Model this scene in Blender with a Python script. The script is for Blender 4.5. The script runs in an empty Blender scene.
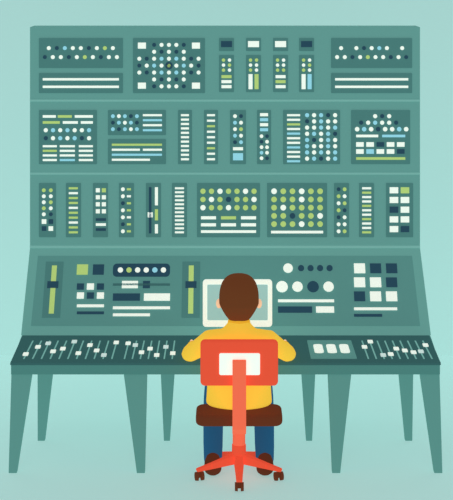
import bpy, bmesh, math, random
from mathutils import Vector, Matrix
random.seed(4)
sc = bpy.context.scene
sc.view_settings.view_transform = 'Standard'
sc.view_settings.look = 'None'
COL = sc.collection

# ------------------------------------------------------------ camera data
F = 1430.0; CAM = Vector((0, -10.0, 3.55)); HOR = -38.0; CX = 226.5

# ------------------------------------------------------------ materials
EM = 0.72  # self-glow added to every surface in its own colour, flattens the shading
def lin(c):
    r = []
    for v in c:
        v /= 255.0
        r.append(v/12.92 if v <= 0.04045 else ((v+0.055)/1.055)**2.4)
    return (*r, 1)
def mat(name, c, noise=0.0, em=EM, rough=0.9, scale=3):
    m = bpy.data.materials.new(name); m.use_nodes = True
    nt = m.node_tree; b = nt.nodes['Principled BSDF']
    b.inputs['Roughness'].default_value = rough
    b.inputs['Specular IOR Level'].default_value = 0.02
    b.inputs['Base Color'].default_value = lin(c)
    b.inputs['Emission Color'].default_value = lin(c)
    b.inputs['Emission Strength'].default_value = em
    n = nt.nodes.new('ShaderNodeTexNoise'); n.inputs['Scale'].default_value = scale
    r = nt.nodes.new('ShaderNodeMapRange')
    r.inputs['To Min'].default_value = 1-noise-0.005; r.inputs['To Max'].default_value = 1+noise
    mx = nt.nodes.new('ShaderNodeMix'); mx.data_type = 'RGBA'; mx.blend_type = 'MULTIPLY'
    mx.inputs['Factor'].default_value = 1.0
    mx.inputs[6].default_value = lin(c)
    tc = nt.nodes.new('ShaderNodeTexCoord')
    nt.links.new(tc.outputs['Object'], n.inputs['Vector'])
    nt.links.new(n.outputs['Fac'], r.inputs['Value'])
    nt.links.new(r.outputs['Result'], mx.inputs[7])
    nt.links.new(mx.outputs[2], b.inputs['Base Color'])
    nt.links.new(mx.outputs[2], b.inputs['Emission Color'])
    return m
M = {
 'wall': mat('wall_paint', (166,203,199), 0.002),
 'floor': mat('floor_paint', (169,207,203), 0.002),
 'rack': mat('rack_teal', (93,144,138)),
 'lip': mat('rack_lip', (112,163,156)),
 'mod': mat('module_face', (70,116,113)),
 'mod2': mat('module_inset', (58,98,98)),
 'cons': mat('console_teal', (96,149,142)),
 'cpan': mat('console_panel', (82,132,127)),
 'desk': mat('desk_top_dark', (50,88,88)),
 'edge': mat('desk_edge', (70,118,113)),
 'leg': mat('desk_leg', (84,133,127)),
 'W': mat('white_plastic', (236,242,232)),
 'G': mat('green_plastic', (172,198,116)),
 'D': mat('navy_plastic', (38,68,84)),
 'B': mat('blue_plastic', (142,203,219)),
 'L': mat('pale_grey', (200,218,214)),
 'screen': mat('screen_glass', (150,190,187), rough=0.5),
 'red': mat('chair_red', (222,79,54)),
 'red2': mat('chair_red_stem', (234,102,74)),
 'brown': mat('seat_brown', (92,46,28)),
 'hair': mat('hair_brown', (98,54,30)),
 'skin': mat('skin', (240,190,152)),
 'yel': mat('jacket_yellow', (236,188,62)),
 'yel2': mat('jacket_trim', (222,166,44)),
 'jean': mat('jeans_blue', (34,82,116)),
 'shoe': mat('shoe_brown', (84,42,26)),
 'lipm': mat('mouth', (190,100,85)),
 'eye': mat('eye_dark', (40,30,28)),
}
# ------------------------------------------------------------ mesh helper
class MB:
    def __init__(s): s.v=[]; s.f=[]; s.m=[]; s.names=[]
    def mi(s,n):
        if n not in s.names: s.names.append(n)
        return s.names.index(n)
    def add(s, vs, fs, m):
        o=len(s.v); s.v += [Vector(x) for x in vs]
        k=s.mi(m)
        for f in fs: s.f.append([i+o for i in f]); s.m.append(k)
    def prism(s, base, top, m):
        n=len(base)
        s.add(list(base)+list(top), [list(range(n))[::-1], list(range(n,2*n))]+[[i,(i+1)%n,(i+1)%n+n,i+n] for i in range(n)], m)
    def box(s, a, b, m):
        (x0,y0,z0),(x1,y1,z1)=a,b
        s.prism([(x0,y0,z0),(x1,y0,z0),(x1,y1,z0),(x0,y1,z0)],[(x0,y0,z1),(x1,y0,z1),(x1,y1,z1),(x0,y1,z1)],m)
    def cyl(s, p0, p1, r0, r1, m, n=20):
        p0=Vector(p0);p1=Vector(p1); d=(p1-p0).normalized()
        u=d.orthogonal().normalized(); w=d.cross(u)
        R=lambda p,r:[p+u*r*math.cos(2*math.pi*i/n)+w*r*math.sin(2*math.pi*i/n) for i in range(n)]
        s.prism(R(p0,r0),R(p1,r1),m)
    def obj(s, name, parent=None, bevel=0, seg=2, smooth=False):
        me=bpy.data.meshes.new(name)
        me.from_pydata([tuple(v) for v in s.v],[],s.f)
        for n in s.names: me.materials.append(M[n])
        me.polygons.foreach_set('material_index', s.m)
        bm=bmesh.new(); bm.from_mesh(me); bmesh.ops.recalc_face_normals(bm,faces=bm.faces); bm.to_mesh(me); bm.free()
        o=bpy.data.objects.new(name,me); COL.objects.link(o)
        if parent: o.parent=parent
        if bevel:
            b=o.modifiers.new('bevel','BEVEL'); b.width=bevel; b.segments=seg; b.limit_method='ANGLE'; b.angle_limit=0.6
        if smooth:
            for p in me.polygons: p.use_smooth=True
        return o
def empty(name, loc=(0,0,0)):
    e=bpy.data.objects.new(name,None); COL.objects.link(e); e.empty_display_size=.1
    return e

# a flat face (rack front, sloped console, desk top) with its own u/v axes
class Face:
    def __init__(s, o, u, v, mb):
        s.o=Vector(o); s.u=Vector(u).normalized(); s.v=Vector(v).normalized(); s.n=s.u.cross(s.v).normalized()
        if s.n.dot(CAM-s.o)<0: s.n=-s.n
        s.mb=mb; s.base=0.0
    def uv(s, px, py):      # survey measurement -> coordinates on this face
        d=Vector(((px-CX)/F,1,-(py-HOR)/F))
        t=(s.o-CAM).dot(s.n)/d.dot(s.n); p=CAM+d*t-s.o
        return p.dot(s.u),p.dot(s.v)
    def P(s,a,b,h): return s.o+s.u*a+s.v*b+s.n*h
    def plate(s,x0,y0,x1,y1,m,h=0.008,h0=0.0,r=0.0):
        cx=(x0+x1)/2
        a0,b1=s.uv(x0,(y0+y1)/2)[0],s.uv(cx,y0)[1]; a1,b0=s.uv(x1,(y0+y1)/2)[0],s.uv(cx,y1)[1]
        if b0>b1: b0,b1=b1,b0
        if r<=0: pts=[(a0,b0),(a1,b0),(a1,b1),(a0,b1)]
        else:
            pts=[]
            for (c,d,st) in ((a1-r,b1-r,0),(a0+r,b1-r,90),(a0+r,b0+r,180),(a1-r,b0+r,270)):
                for k in range(5):
                    t=math.radians(st+22.5*k); pts.append((c+r*math.cos(t),d+r*math.sin(t)))
        s.mb.prism([s.P(a,b,h0) for a,b in pts],[s.P(a,b,h) for a,b in pts],m)
    def dot(s,px,py,r,m,h=0.014,h0=0.0):
        a,b=s.uv(px,py); R=r/130.0
        s.mb.cyl(s.P(a,b,h0),s.P(a,b,h),R,R*0.93,m,16)

# ------------------------------------------------------------ room
mb=MB(); mb.box((-7,2.9,0),(7,3.0,6),'wall'); mb.obj('wall_back')
mb=MB(); mb.box((-7,-12,-0.1),(7,3.0,0),'floor'); mb.obj('floor')

# ------------------------------------------------------------ equipment rack
YR=1.10; ZB=1.335; ZT=3.045; XL=(30-CX)/128.83; XR=(420-CX)/128.83
ZD=.75; YC=.72; TH=.085
xf0,xf1=(11-CX)/143,(440-CX)/143; xr0,xr1=(21-CX)/133.4,(431-CX)/133.4
rack=empty('equipment_rack')
mb=MB()
mb.box((XL,YR,ZB),(XR,YR+.26,ZT),'rack')
RF=Face((0,YR,0),(1,0,0),(0,0,1),mb)
for (a,b) in ((99.5,101.5),(172.5,174.5),(245.5,248)):
    RF.plate(30,a,420,b,'lip',h=.010)
mb.obj('cabinet',rack,bevel=.001)
mods=MB(); RM=Face((0,YR,0),(1,0,0),(0,0,1),mods)
ctl=MB(); R=Face((0,YR,0),(1,0,0),(0,0,1),ctl)
def md(x0,y0,x1,y1,m='mod',h=.010): RM.plate(x0,y0,x1,y1,m,h=h,r=.006)
def bar(x0,y0,x1,y1,c,fc=None): (fc or R).plate(x0,y0,x1,y1,c,h=.016)
def dot(x,y,r,c,fc=None): (fc or R).dot(x,y,r,c,h=.017)
def dots(xs,y,r,cols,fc=None):
    for i,x in enumerate(xs):
        c=cols[i%len(cols)]
        if c!=' ': dot(x,y,r,c,fc)
def ladder(x0,x1,y0,y1,n,cols,t=2.0):
    for i in range(n):
        y=y0+(y1-y0)*i/(n-1); c=cols[i%len(cols)]
        if c!=' ': bar(x0,y-t/2,x1,y+t/2,c)
# --- row 1
for X in (39,331):
    e=123 if X<100 else 412
    md(X,38,e,68); md(X,73,e,93)
    bar(X+4,78,e-4,80.3,'W'); bar(X+4,85.5,e-4,87.8,'W')
    n=9
    dots([X+10+i*((e-X-20)/8) for i in range(9)],48,2.1,'WDBWWDWGW' if X<100 else 'W WDWBW W')
    dots([X+6+i*((e-X-12)/9) for i in range(10)],57,2.1,'DWWDWGWDWW' if X<100 else 'WWDWGWWDWD')
md(133,38,205,93)
for (cx,cy) in ((142,45.5),(196,45.5),(142,85.5),(196,85.5)):
    bar(cx-4,cy-3,cx+4,cy+3,'W')
pat=['  DWWWD  ','  WDWDW  ','WDWBWBWDW','DWBWDWBWD','WDWBWBWDW','  WDWDW  ','  DWWWD  ']
for k,row in enumerate(pat):
    for j,c in enumerate(row):
        if c!=' ': dot(139.4+j*7.4,44.8+k*6.9,2.1,c)
dot(169,65.5,4.0,'D'); dot(169,65.5,2.0,'G')
for i,x in enumerate((219,246,273,299)):
    md(x,38,x+15,51); md(x,55,x+15,92)
    bar(x+2,41,x+13,47,'DWWD'[i])
    for k in range(3):
        dot(x+4.5,60+k*5,1.8,'GWG'[k]); dot(x+10.5,60+k*5,1.8,'WGW'[(k+i)%3])
    if i in (0,2):
        for k in range(3): bar(x+2.5,75+k*5,x+12.5,78+k*5,'GWW'[(k+i)%3])
    else:
        bar(x+2.5,74,x+6.5,89,'W'); bar(x+8.5,74,x+12.5,89,'GB'[i//2])
# --- row 2
md(39,110,97,164)
for k,(a,b,c) in enumerate(((43,56,'W'),(58,72,'G'),(75,93,'W'))): bar(a,115,b,117.5,c)
for k,(a,b,c) in enumerate(((43,60,'G'),(63,78,'W'),(81,93,'W'))): bar(a,121,b,123.5,c)
dots([46+i*7.2 for i in range(7)],130,2.2,'WBWBWWB'); dots([46+i*7.2 for i in range(7)],138,2.2,'DWBWBDW')
for k in range(4):
    bar(43,145+k*4.6,57,147+k*4.6,'WGWW'[k]); bar(60,145+k*4.6,75,147+k*4.6,'WWWB'[k])
    bar(79,145+k*4.6,93,147+k*4.6,'WWWW'[k])
md(108,110,166,135); md(108,139,166,164)
dots([113+i*6 for i in range(5)],116,2.0,'BWBDB'); dots([113+i*6 for i in range(5)],122.5,2.0,'DBWBD'); dots([113+i*6 for i in range(5)],129,2.0,'BDBWB')
for k in range(4): bar(143,114+k*5,162,116+k*5,'WBWB'[k])
for k in range(4): bar(112,143.5+k*5,(162,140,162,150)[k],145.5+k*5,'GWBW'[k])
bar(143,148.5,162,150.5,'W')
md(178,110,192,164); ladder(181,189,115,159,11,'W')
md(204,110,218,164); ladder(207,215,115,159,9,'WWGW')
md(230,110,246,164)
for k in range(5): dot(235,116+k*6.5,2,'WBWBD'[k]); dot(241,116+k*6.5,2,'DWGWB'[k])
bar(233,147,243,150,'W'); bar(233,153,243,160,'B')
md(257,110,271,164)
for k in range(4): bar(260,113+k*5,268,116+k*5,'WBWB'[k])
for k in range(5): dot(261.5,136+k*5.5,1.9,'WDWBW'[k]); dot(267,136+k*5.5,1.9,'DWWWD'[k])
md(283,110,340,164)
for k in range(11): bar(287,114+k*4.6,300,116+k*4.6,'WWGWBWWBWWB'[k])
for k in range(8):
    for j in range(5): dot(307+j*7,115+k*6.2,2.2,'BWBDWBWWBW'[(k*3+j)%10])
md(351,110,410,164)
dots([375+i*7 for i in range(3)],116,2.2,'WDW'); dots([361+i*7 for i in range(6)],122.5,2.2,'DWBWWD')
dots([357+i*7 for i in range(8)],129,2.4,'WBWDWWBW')
bar(356,134.5,378,137,'W'); bar(382,134.5,405,137,'B')
for k in range(2):
    for j in range(5): bar(356+j*10.2,142+k*7,363.5+j*10.2,146.5+k*7,['WWDWW','WBWWD'][k][j])
bar(356,157,405,159.5,'G')
# --- row 3
md(39,183,56,237)
for k in range(5): dot(44,190+k*6,2,'GWWGW'[k]); dot(51,190+k*6,2,'GWGWD'[k])
for k in range(2): bar(42,219+k*7,46.5,223.5+k*7,'WD'[k]); bar(48.8,219+k*7,53.3,223.5+k*7,'DW'[k])
md(66,183,81,237); ladder(69,78,188,232,10,'GWG')
md(93,183,108,237)
for k in range(4): bar(96,188+k*7,100,192+k*7,'W'); bar(102,188+k*7,106,192+k*7,'GWWW'[k])
for k in range(3): bar(96,218+k*5,106,220.5+k*5,'DWD'[k])
md(119,183,134,237)
for k in range(7): dot(123,189+k*7,2.0,'WWDWWDW'[k]); bar(127,188+k*7,131,190+k*7,'GWGGWGG'[k])
md(146,183,161,237)
bar(149,187,151.5,233,'D'); bar(155,187,158,205,'W'); bar(155,209,158,220,'G'); bar(155,224,158,233,'W'); bar(147.8,212,152.8,217,'W')
md(172,183,187,237); ladder(175,184,188,232,12,'W',1.8)
md(197,183,260,237)
for k in range(3):
    for j in range(7): dot(203+j*8.5,191+k*8.2,2.8,['GGWGGWG','GWGDGGW','WGGWGGG'][k][j])
for j in range(3): bar(201+j*20,216,216+j*20,219,'WGW'[j]); bar(201+j*20,223,216+j*20,226,'WWW'[j])
bar(201,230,256,232.5,'W')
md(267,183,327,237)
for k in range(5):
    for j in range(6): dot(274+j*9.2,191+k*8.2,3.0,['WGGWGG','GGGWGG','GWGGGG','GGDGGW','GGGWGG'][k][j])
bar(271,230.5,323,233,'W')
md(334,183,349,237)
for k in range(7): dot(338.5,189+k*7,2,'DGWGDWW'[k]); dot(344.5,189+k*7,2,'GWGDWWG'[k])
md(359,183,374,237); ladder(362,371,188,232,11,'WGW')
md(386,183,413,237)
for k in range(5):
    for j in range(2): bar(389.5+j*11,187+k*9.7,398+j*11,193+k*9.7,['WG','WW','DW','WW','WD'][k][j])
mods.obj('module_faceplates',rack)
ctl.obj('indicator_lights_and_switches',rack)

# sloped console section at the foot of the rack
mb=MB()
prof=[(YC,ZD),(YR,ZB),(YR+.26,ZB),(YR+.26,ZD)]
def xs(y,s):
    t=max(0,min(1,(y-YC)/(YR-YC))); return (xr0*(1-t)+XL*t) if s<0 else (xr1*(1-t)+XR*t)
mb.prism([(xs(y,-1),y,z) for y,z in prof],[(xs(y,1),y,z) for y,z in prof],'cons')
mb.obj('sloped_console',rack,bevel=.003)
cm=MB(); C=Face((0,YC,ZD),(1,0,0),(0,YR-YC,ZB-ZD),cm)
lo=C.uv(31,326); hi=C.uv(38,256); lo2=C.uv(420,326); hi2=C.uv(412,256)
q=[lo,lo2,hi2,hi]
cm.prism([C.P(a,b,0) for a,b in q],[C.P(a,b,.005) for a,b in q],'cpan')
def cb(x0,y0,x1,y1,c,h=.014): C.plate(x0,y0,x1,y1,c,h=h)
for x0,x1 in ((44,62),(182,200)):
    C.plate(x0,262,x1,318,'mod',h=.009,r=.004)
    xm=(x0+x1)/2
    cb(xm-2.5,266,xm+2.5,314,'G',h=.012); cb(xm-5.5,282,xm+5.5,288.5,'D',h=.018)
cb(77,265,88,275,'G'); cb(93,265,104,275,'D')
for k in range(2):
    for j in range(3): cb(77+j*10,284+k*9,84+j*10,290+k*9,'DWDWDW'[k*3+j])
cb(77,305,104,307.5,'W'); cb(77,312,104,314.5,'D')
C.plate(113,264,170,277,'D',h=.009,r=.03)
for i in range(6): C.dot(120.5+i*8.6,270.5,2.8,'WGWWBW'[i],h=.015)
cb(113,284,170,286,'mod2'); cb(122,281.5,138,288.5,'W'); cb(143,281.5,150,288.5,'D')
cb(113,294,140,301,'D'); cb(144,294,170,301,'W')
cb(113,307,170,309.5,'W'); cb(113,314,150,316.5,'W')
C.dot(288,268.5,5,'W',h=.016)
for i in range(4): C.dot(301+i*9.5,268.5,3.2,'DDDD'[i],h=.016)
for i in range(4): C.dot(282+i*15.5,287,(6,5.4,6,5.4)[i],'WWDW'[i],h=.016); 
cb(278,300,334,302.5,'W'); cb(278,307,312,313,'D'); cb(316,307,334,313,'W')
for k in range(3):
    for j in range(3): cb(354+j*16,264+k*14,365+j*16,273.5+k*14,['WDD','WWD','DWW'][k][j])
cb(354,308,397,310.5,'W'); cb(354,314.5,382,317,'D')
cm.obj('console_controls',rack)

# ------------------------------------------------------------ control desk
desk=empty('control_desk')
mb=MB()
mb.prism([(xf0,0,ZD-TH),(xf1,0,ZD-TH),(xr1,YC,ZD-TH),(xr1,YR+.26,ZD-TH),(xr0,YR+.26,ZD-TH),(xr0,YC,ZD-TH)],
         [(xf0,0,ZD-.012),(xf1,0,ZD-.012),(xr1,YC,ZD-.012),(xr1,YR+.26,ZD-.012),(xr0,YR+.26,ZD-.012),(xr0,YC,ZD-.012)],'edge')
mb.prism([(xf0-.005,-.006,ZD-.018),(xf1+.005,-.006,ZD-.018),(xr1+.005,YR+.26,ZD-.018),(xr0-.005,YR+.26,ZD-.018)],
         [(xf0-.005,-.006,ZD),(xf1+.005,-.006,ZD),(xr1+.005,YR+.26,ZD),(xr0-.005,YR+.26,ZD)],'desk')
mb.obj('desk_top',desk,bevel=.002)
dm=MB(); T=Face((0,0,ZD),(1,0,0),(0,1,0),dm)
def slider(x,y0,y1,k,c):
    # slot running front-to-back with a cap on it
    (a0,b0),(a1,b1)=T.uv(x,y1),T.uv(x,y0); a=a1
    dm.prism([T.P(a-.005,b0,0),T.P(a+.005,b0,0),T.P(a+.005,b1,0),T.P(a-.005,b1,0)],[T.P(a-.005,b0,.003),T.P(a+.005,b0,.003),T.P(a+.005,b1,.003),T.P(a-.005,b1,.003)],'lip')
    b=b0+(b1-b0)*k
    dm.box((a-.018,b-.028,ZD+.003),(a+.018,b+.028,ZD+.014),c)
ks=[.2,.6,.8,.35,.5,.9,.25,.7,.4,.15,.85,.55,.3]
for i in range(11): slider(33+i*8.4,341,359,ks[i%13],'WWLWWLWWWLW'[i])
for i in range(7): slider(129+i*7.6,341,359,ks[(i*5+2)%13],'WLWWWLWW'[i])
for i in range(9): slider(362+i*7.6,341,359,ks[(i*4+1)%13],'WWLWWWWLW'[i])
T.plate(309,341,354,359,'leg',h=.006,r=.01)
for i in range(3): T.plate(314+i*13,346,323+i*13,354,'W',h=.014,r=.025)
dm.obj('desk_sliders_and_buttons',desk)
lg=MB()
def leg(tx0,tx1,bx0,bx1,Yt,Yb):
    st=F/(10+Yt); sb=F/(10+Yb); X=lambda p,s:(p-CX)/s
    lg.prism([(X(bx0,sb),Yb-.02,0),(X(bx1,sb),Yb-.02,0),(X(bx1,sb),Yb+.03,0),(X(bx0,sb),Yb+.03,0)],
             [(X(tx0,st),Yt-.03,ZD-TH),(X(tx1,st),Yt-.03,ZD-TH),(X(tx1,st),Yt+.06,ZD-TH),(X(tx0,st),Yt+.06,ZD-TH)],'leg')
leg(12,32,9,17,.05,-.05); leg(124,147,137,145,.05,-.05)
leg(328,351,332,340,.05,-.05); leg(420,439,434,442,.05,-.05)
leg(38,55,38,45,.58,.62); leg(160,176,164,170,.58,.62); leg(300,316,306,312,.58,.62); leg(397,413,405,412,.58,.62)
lg.obj('legs',desk,bevel=.002)

# ------------------------------------------------------------ monitor
MX=(237.5-CX)/136.2
mon=empty('computer_monitor')
mb=MB(); MY=.5
def rr(x0,z0,x1,z1,r,n=6):
    pts=[]
    for (c,d,st) in ((x1-r,z1-r,0),(x0+r,z1-r,90),(x0+r,z0+r,180),(x1-r,z0+r,270)):
        for k in range(n+1):
            t=math.radians(st+90*k/n); pts.append((c+r*math.cos(t),d+r*math.sin(t)))
    return pts
p=rr(MX-.255,.87,MX+.255,1.215,.025)
mb.prism([(x,MY,z) for x,z in p],[(x,MY+.03,z) for x,z in p],'W')
mb.obj('bezel',mon,bevel=.003)
mb=MB(); p=rr(MX-.222,.92,MX+.222,1.182,.008)
mb.prism([(x,MY-.004,z) for x,z in p],[(x,MY+.002,z) for x,z in p],'screen'); mb.obj('screen',mon)
Zs=ZD+.0145
mb=MB(); mb.prism([(MX-.05,MY+.03,Zs+.01),(MX+.05,MY+.03,Zs+.01),(MX+.05,MY+.055,Zs+.01),(MX-.05,MY+.055,Zs+.01)],[(MX-.035,MY+.03,1.0),(MX+.035,MY+.03,1.0),(MX+.035,MY+.055,1.0),(MX-.035,MY+.055,1.0)],'L')
p=rr(MX-.13,MY-.05,MX+.13,MY+.12,.03); mb.prism([(x,y,ZD) for x,y in p],[(x,y,Zs+.012) for x,y in p],'L'); mb.obj('stand',mon,bevel=.003)

# ------------------------------------------------------------ office chair
HX=.086; HY=-.12
chair=empty('office_chair')
def grid_pad(name,x0,x1,z0,z1,y,th,m,r,flat=False,bv=None):
    mb=MB(); p=rr(x0,z0,x1,z1,r,8)
    if flat: mb.prism([(x,z,y) for x,z in p],[(x,z,y+th) for x,z in p],m)
    else: mb.prism([(x,y,z) for x,z in p],[(x,y+th,z) for x,z in p],m)
    return mb.obj(name,chair,bevel=bv or min(th*.4,.02),seg=4)
grid_pad('seat',HX-.295,HX+.295,HY-.20,HY+.08,.400,.078,'brown',.06,flat=True,bv=.025)
grid_pad('backrest',HX-.262,HX+.262,.69,1.0,-.362,.045,'red',.03)
grid_pad('backrest_bracket',HX-.135,HX+.14,.768,.915,-.374,.014,'W',.012)
mb=MB()
w=.046
prof=[(-.405,.875),(-.374,.875),(-.374,.43),(-.34,.395),(-.10,.395),(-.10,.365),(-.36,.365),(-.405,.41)]
mb.prism([(HX-w,y,z) for y,z in prof],[(HX+w,y,z) for y,z in prof],'red2'); mb.obj('back_stem',chair,bevel=.005)
mb=MB()
mb.box((HX-.09,HY-.09,.37),(HX+.09,HY+.09,.400),'red'); 
mb.cyl((HX,HY,.20),(HX,HY,.37),.044,.044,'red2'); mb.cyl((HX,HY,.09),(HX,HY,.22),.05,.048,'red',24)
for k in range(5):
    t=math.radians(270+72*k); d=Vector((math.cos(t),math.sin(t),0)); n=Vector((-d.y,d.x,0)); c=Vector((HX,HY,0))
    def sec(r,w,z0,z1): return [c+d*r-n*w+Vector((0,0,z0)),c+d*r+n*w+Vector((0,0,z0)),c+d*r+n*w*.7+Vector((0,0,z1)),c+d*r-n*w*.7+Vector((0,0,z1))]
    mb.prism(sec(.02,.036,.095,.16),sec(.20,.026,.075,.11),'red'); mb.prism(sec(.20,.026,.075,.11),sec(.305,.022,.064,.082),'red')
mb.obj('star_base',chair,bevel=.004)
mb=MB()
for k in range(5):
    t=math.radians(270+72*k); d=Vector((math.cos(t),math.sin(t),0)); c=Vector((HX,HY,0))+d*.285
    ax=Vector((1,0.25,0)).normalized() if k!=0 else Vector((1,0,0))
    for s in (-1,1):
        mb.cyl(c+ax*s*.010+Vector((0,0,.030)),c+ax*s*.030+Vector((0,0,.030)),.030,.028,'brown',24)
    mb.cyl(c+ax*-.012+Vector((0,0,.03)),c+ax*.012+Vector((0,0,.03)),.012,.012,'brown'); mb.cyl(c+Vector((0,0,.03)),c+Vector((0,0,.068)),.010,.010,'brown')
mb.obj('casters',chair)

# ------------------------------------------------------------ man
man=empty('man')
def tube(V,Fc,pts,rad,side=(1,0,0),n=20,cap=3,cs=1.0):
    pts=[Vector(p) for p in pts]; rad=[(r,r) if not isinstance(r,tuple) else r for r in rad]
    def frame(i):
        a=pts[max(i-1,0)]; b=pts[min(i+1,len(pts)-1)]; t=(b-a).normalized()
        s=Vector(side); s=(s-t*s.dot(t)).normalized(); return t,s,t.cross(s)
    L=[]
    t,s,w=frame(0)
    for k in range(cap,0,-1):
        th=math.pi/2*k/(cap+.6); q=min(rad[0])*cs; L.append((pts[0]-t*q*math.sin(th),s,w,rad[0][0]*math.cos(th),rad[0][1]*math.cos(th)))
    for i in range(len(pts)):
        t,s,w=frame(i); L.append((pts[i],s,w,*rad[i]))
    for k in range(1,cap+1):
        th=math.pi/2*k/(cap+.6); q=min(rad[-1]); L.append((pts[-1]+t*q*math.sin(th),s,w,rad[-1][0]*math.cos(th),rad[-1][1]*math.cos(th)))
    o=len(V)
    for (p,s,w,a,b) in L:
        for j in range(n):
            g=2*math.pi*j/n; V.append(p+s*a*math.cos(g)+w*b*math.sin(g))
    m=len(L)
    for i in range(m-1):
        for j in range(n):
            Fc.append([o+i*n+j,o+i*n+(j+1)%n,o+(i+1)*n+(j+1)%n,o+(i+1)*n+j])
    Fc.append([o+j for j in range(n)][::-1]); Fc.append([o+(m-1)*n+j for j in range(n)])
def sphere(V,Fc,c,r,n=20,m=12,fn=None):
    o=len(V); c=Vector(c)
    for i in range(1,m):
        for j in range(n):
            a=math.pi*i/m; b=2*math.pi*j/n
            p=Vector((math.sin(a)*math.cos(b),math.sin(a)*math.sin(b),math.cos(a)))
            if fn: p=fn(p)
            V.append(c+Vector((p.x*r[0],p.y*r[1],p.z*r[2])))
    for i in range(m-2):
        for j in range(n): Fc.append([o+i*n+j,o+(i+1)*n+j,o+(i+1)*n+(j+1)%n,o+i*n+(j+1)%n])
    Fc.append([o+j for j in range(n)]); Fc.append([o+(m-2)*n+j for j in range(n)][::-1])
def organic(name,V,Fc,m,voxel=.008,smooth=6,remesh=True):
    me=bpy.data.meshes.new(name); me.from_pydata([tuple(v) for v in V],[],Fc)
    bm=bmesh.new(); bm.from_mesh(me); bmesh.ops.recalc_face_normals(bm,faces=bm.faces); bm.to_mesh(me); bm.free()
    o=bpy.data.objects.new(name,me); COL.objects.link(o)
    if remesh:
        r=o.modifiers.new('r','REMESH'); r.mode='VOXEL'; r.voxel_size=voxel
    if smooth:
        s=o.modifiers.new('s','SMOOTH'); s.iterations=smooth; s.factor=.5
    dg=bpy.context.evaluated_depsgraph_get(); ev=o.evaluated_get(dg)
    nm=bpy.data.meshes.new_from_object(ev); o.modifiers.clear(); o.data=nm
    nm.materials.clear(); nm.materials.append(M[m])
    for p in nm.polygons: p.use_smooth=True
    o.parent=man; return o
TY=-.175
# jacket: torso + both sleeves, one surface
V=[];Fc=[]
tube(V,Fc,[(HX,TY,.525),(HX,TY,.60),(HX,TY,.74),(HX,TY,.87),(HX,TY,.95),(HX,TY+.005,1.0),(HX,TY+.01,1.035),(HX,TY+.02,1.065)],
     [(.228,.125),(.222,.12),(.215,.12),(.218,.12),(.205,.11),(.165,.095),(.11,.08),(.078,.072)],n=32,cs=.3)
for s in (-1,1):
    tube(V,Fc,[(HX+s*.13,TY,.955),(HX+s*.20,TY+.005,.945),(HX+s*.275,TY+.07,.88),(HX+s*.34,-.015,.812),(HX+s*.352,.03,.800),(HX+s*.348,.09,.80),(HX+s*.335,.20,.797),(HX+s*.328,.245,.795)],
         [.075,.077,.064,.053,.050,.048,.041,.038])
organic('jacket',V,Fc,'yel',.009,7)
V=[];Fc=[]; tube(V,Fc,[(HX,TY+.015,1.045),(HX,TY+.02,1.085)],[(.082,.076),(.076,.07)],cap=1); organic('collar',V,Fc,'yel2',.006,3)
V=[];Fc=[]
for s in (-1,1): tube(V,Fc,[(HX+s*.330,.235,.795),(HX+s*.327,.255,.795)],[.041,.040],cap=1)
organic('cuffs',V,Fc,'yel2',.005,3)
# jeans
V=[];Fc=[]
tube(V,Fc,[(HX,-.15,.555),(HX,-.15,.60)],[(.17,.12),(.16,.11)],n=28,cs=.5)
for s in (-1,1):
    tube(V,Fc,[(HX+s*.09,-.14,.560),(HX+s*.13,.03,.555),(HX+s*.17,.18,.54),(HX+s*.18,.215,.51),(HX+s*.18,.21,.46),(HX+s*.18,.13,.33),(HX+s*.18,.0,.17),(HX+s*.18,-.07,.10)],
         [.076,.074,.068,.064,.068,.072,.068,.064])
organic('jeans',V,Fc,'jean',.009,6)
# shoes
V=[];Fc=[]
for s in (-1,1):
    tube(V,Fc,[(HX+s*.18,-.115,.045),(HX+s*.182,-.03,.045),(HX+s*.19,.04,.038),(HX+s*.195,.08,.032)],[(.060,.043),(.058,.043),(.052,.036),(.044,.030)],n=20)
    tube(V,Fc,[(HX+s*.18,-.105,.06),(HX+s*.18,-.085,.105)],[.062,.055])
for v in V: v.z=max(v.z,.0)
organic('shoes',V,Fc,'shoe',.007,3)
# head + neck (skin)
hc=Vector((HX,TY+.05,1.225))
V=[];Fc=[]
def hf(p):
    q=p.copy()
    if q.z<0:
        k=1+q.z*.28; q.x*=k
        if q.y<0: q.y*=1+q.z*.45
    return q
sphere(V,Fc,hc,(.122,.145,.165),28,18,hf)
tube(V,Fc,[(HX,TY+.015,1.02),(HX,TY+.025,1.10),(HX,TY+.035,1.17)],[.064,.060,.062])
tube(V,Fc,[hc+Vector((0,.135,.02)),hc+Vector((0,.165,-.035))],[.012,.02],n=12)      # nose
for s in (-1,1):
    sphere(V,Fc,hc+Vector((s*.138,-.012,-.03)),(.022,.026,.034),14,10)                  # ears
organic('head',V,Fc,'skin',.006,4)
V=[];Fc=[]
for s in (-1,1): sphere(V,Fc,hc+Vector((s*.045,.133,.008)),(.014,.012,.011),12,8)
organic('eyes',V,Fc,'eye',remesh=False,smooth=0)
V=[];Fc=[]; tube(V,Fc,[hc+Vector((-.035,.125,-.085)),hc+Vector((0,.136,-.09)),hc+Vector((.035,.125,-.085))],[.005,.008,.005],side=(0,0,1),n=10); organic('mouth',V,Fc,'lipm',remesh=False,smooth=0)
V=[];Fc=[]
for s in (-1,1): tube(V,Fc,[hc+Vector((s*.02,.143,.035)),hc+Vector((s*.065,.126,.035))],[.006,.005],side=(0,0,1),n=10)
organic('eyebrows',V,Fc,'hair',remesh=False,smooth=0)
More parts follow.
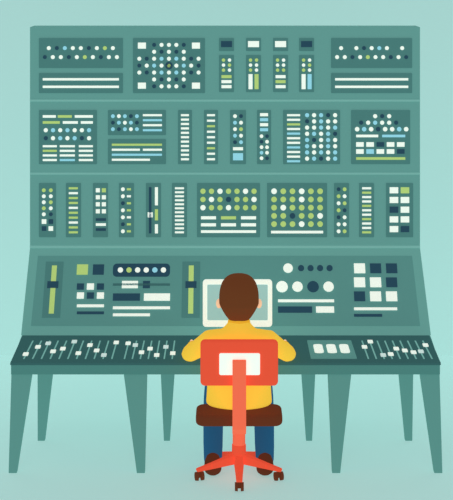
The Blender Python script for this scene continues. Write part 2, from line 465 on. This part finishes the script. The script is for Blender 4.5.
# hair
V=[];Fc=[]
def hr(p):
    e=.80
    q=Vector([math.copysign(abs(c)**e,c) for c in p])
    if q.z<-.15:
        k=1-(-q.z-.15)*.46; q.x*=k
        if q.y<0: q.y*=1-(-q.z-.15)*.42
    if p.y>.12 and p.z<.42:
        f=min(1,(p.y-.12)/.15)*min(1,(.42-p.z)/.15); q*= (1-.28*f)
    return q
sphere(V,Fc,hc+Vector((0,-.008,.0)),(.137,.158,.172),44,34,hr)
organic('hair',V,Fc,'hair',.006,3)
# hands
for s,nm in ((-1,'hand_l'),(1,'hand_r')):
    V=[];Fc=[]
    tube(V,Fc,[(0,-.05,.004),(0,0,.003),(0,.045,.004),(0,.085,.002)],[(.027,.021),(.030,.018),(.041,.016),(.041,.013)],n=18)
    for i,(x,l) in enumerate(((-.031,.070),(-.0105,.082),(.0105,.077),(.031,.060))):
        x*=-s; sp=x*.35
        tube(V,Fc,[(x,.065,.002),(x,.088,.004),(x+sp*.4,.088+l*.45,.002),(x+sp*.7,.088+l*.75,-.012),(x+sp*.8,.088+l*.93,-.026)],[.010,.0098,.0092,.0085,.0075],n=12)
    tube(V,Fc,[(-s*.022,.015,-.002),(-s*.048,.040,-.010),(-s*.062,.068,-.018),(-s*.062,.092,-.026)],[.014,.0125,.0105,.009],n=12)
    o=organic(nm,V,Fc,'skin',.0032,2)
    o.matrix_world=Matrix.Translation((HX+s*.325,.272,.790))@Matrix.Rotation(s*math.radians(10),4,'Z')@Matrix.Scale(1.12,4)

# ------------------------------------------------------------ light
w=bpy.data.worlds.new('world'); sc.world=w; w.use_nodes=True
bg=w.node_tree.nodes['Background']; bg.inputs[0].default_value=(1,1,1,1); bg.inputs[1].default_value=.21
sl=bpy.data.lights.new('sun_key','SUN'); sl.energy=.18; sl.angle=math.radians(40)
so=bpy.data.objects.new('sun_key',sl); COL.objects.link(so); so.rotation_euler=(math.radians(55),0,math.radians(-6)); so.location=(0,-6,6)
# ------------------------------------------------------------ camera
cd=bpy.data.cameras.new('camera'); cam=bpy.data.objects.new('camera',cd); COL.objects.link(cam)
cam.location=CAM; cam.rotation_euler=(math.radians(90),0,0)
cd.sensor_fit='VERTICAL'; cd.sensor_height=36; cd.sensor_width=36; cd.lens=F/500*36
cd.shift_y=-(250-HOR)/500; cd.clip_end=100
sc.camera=cam
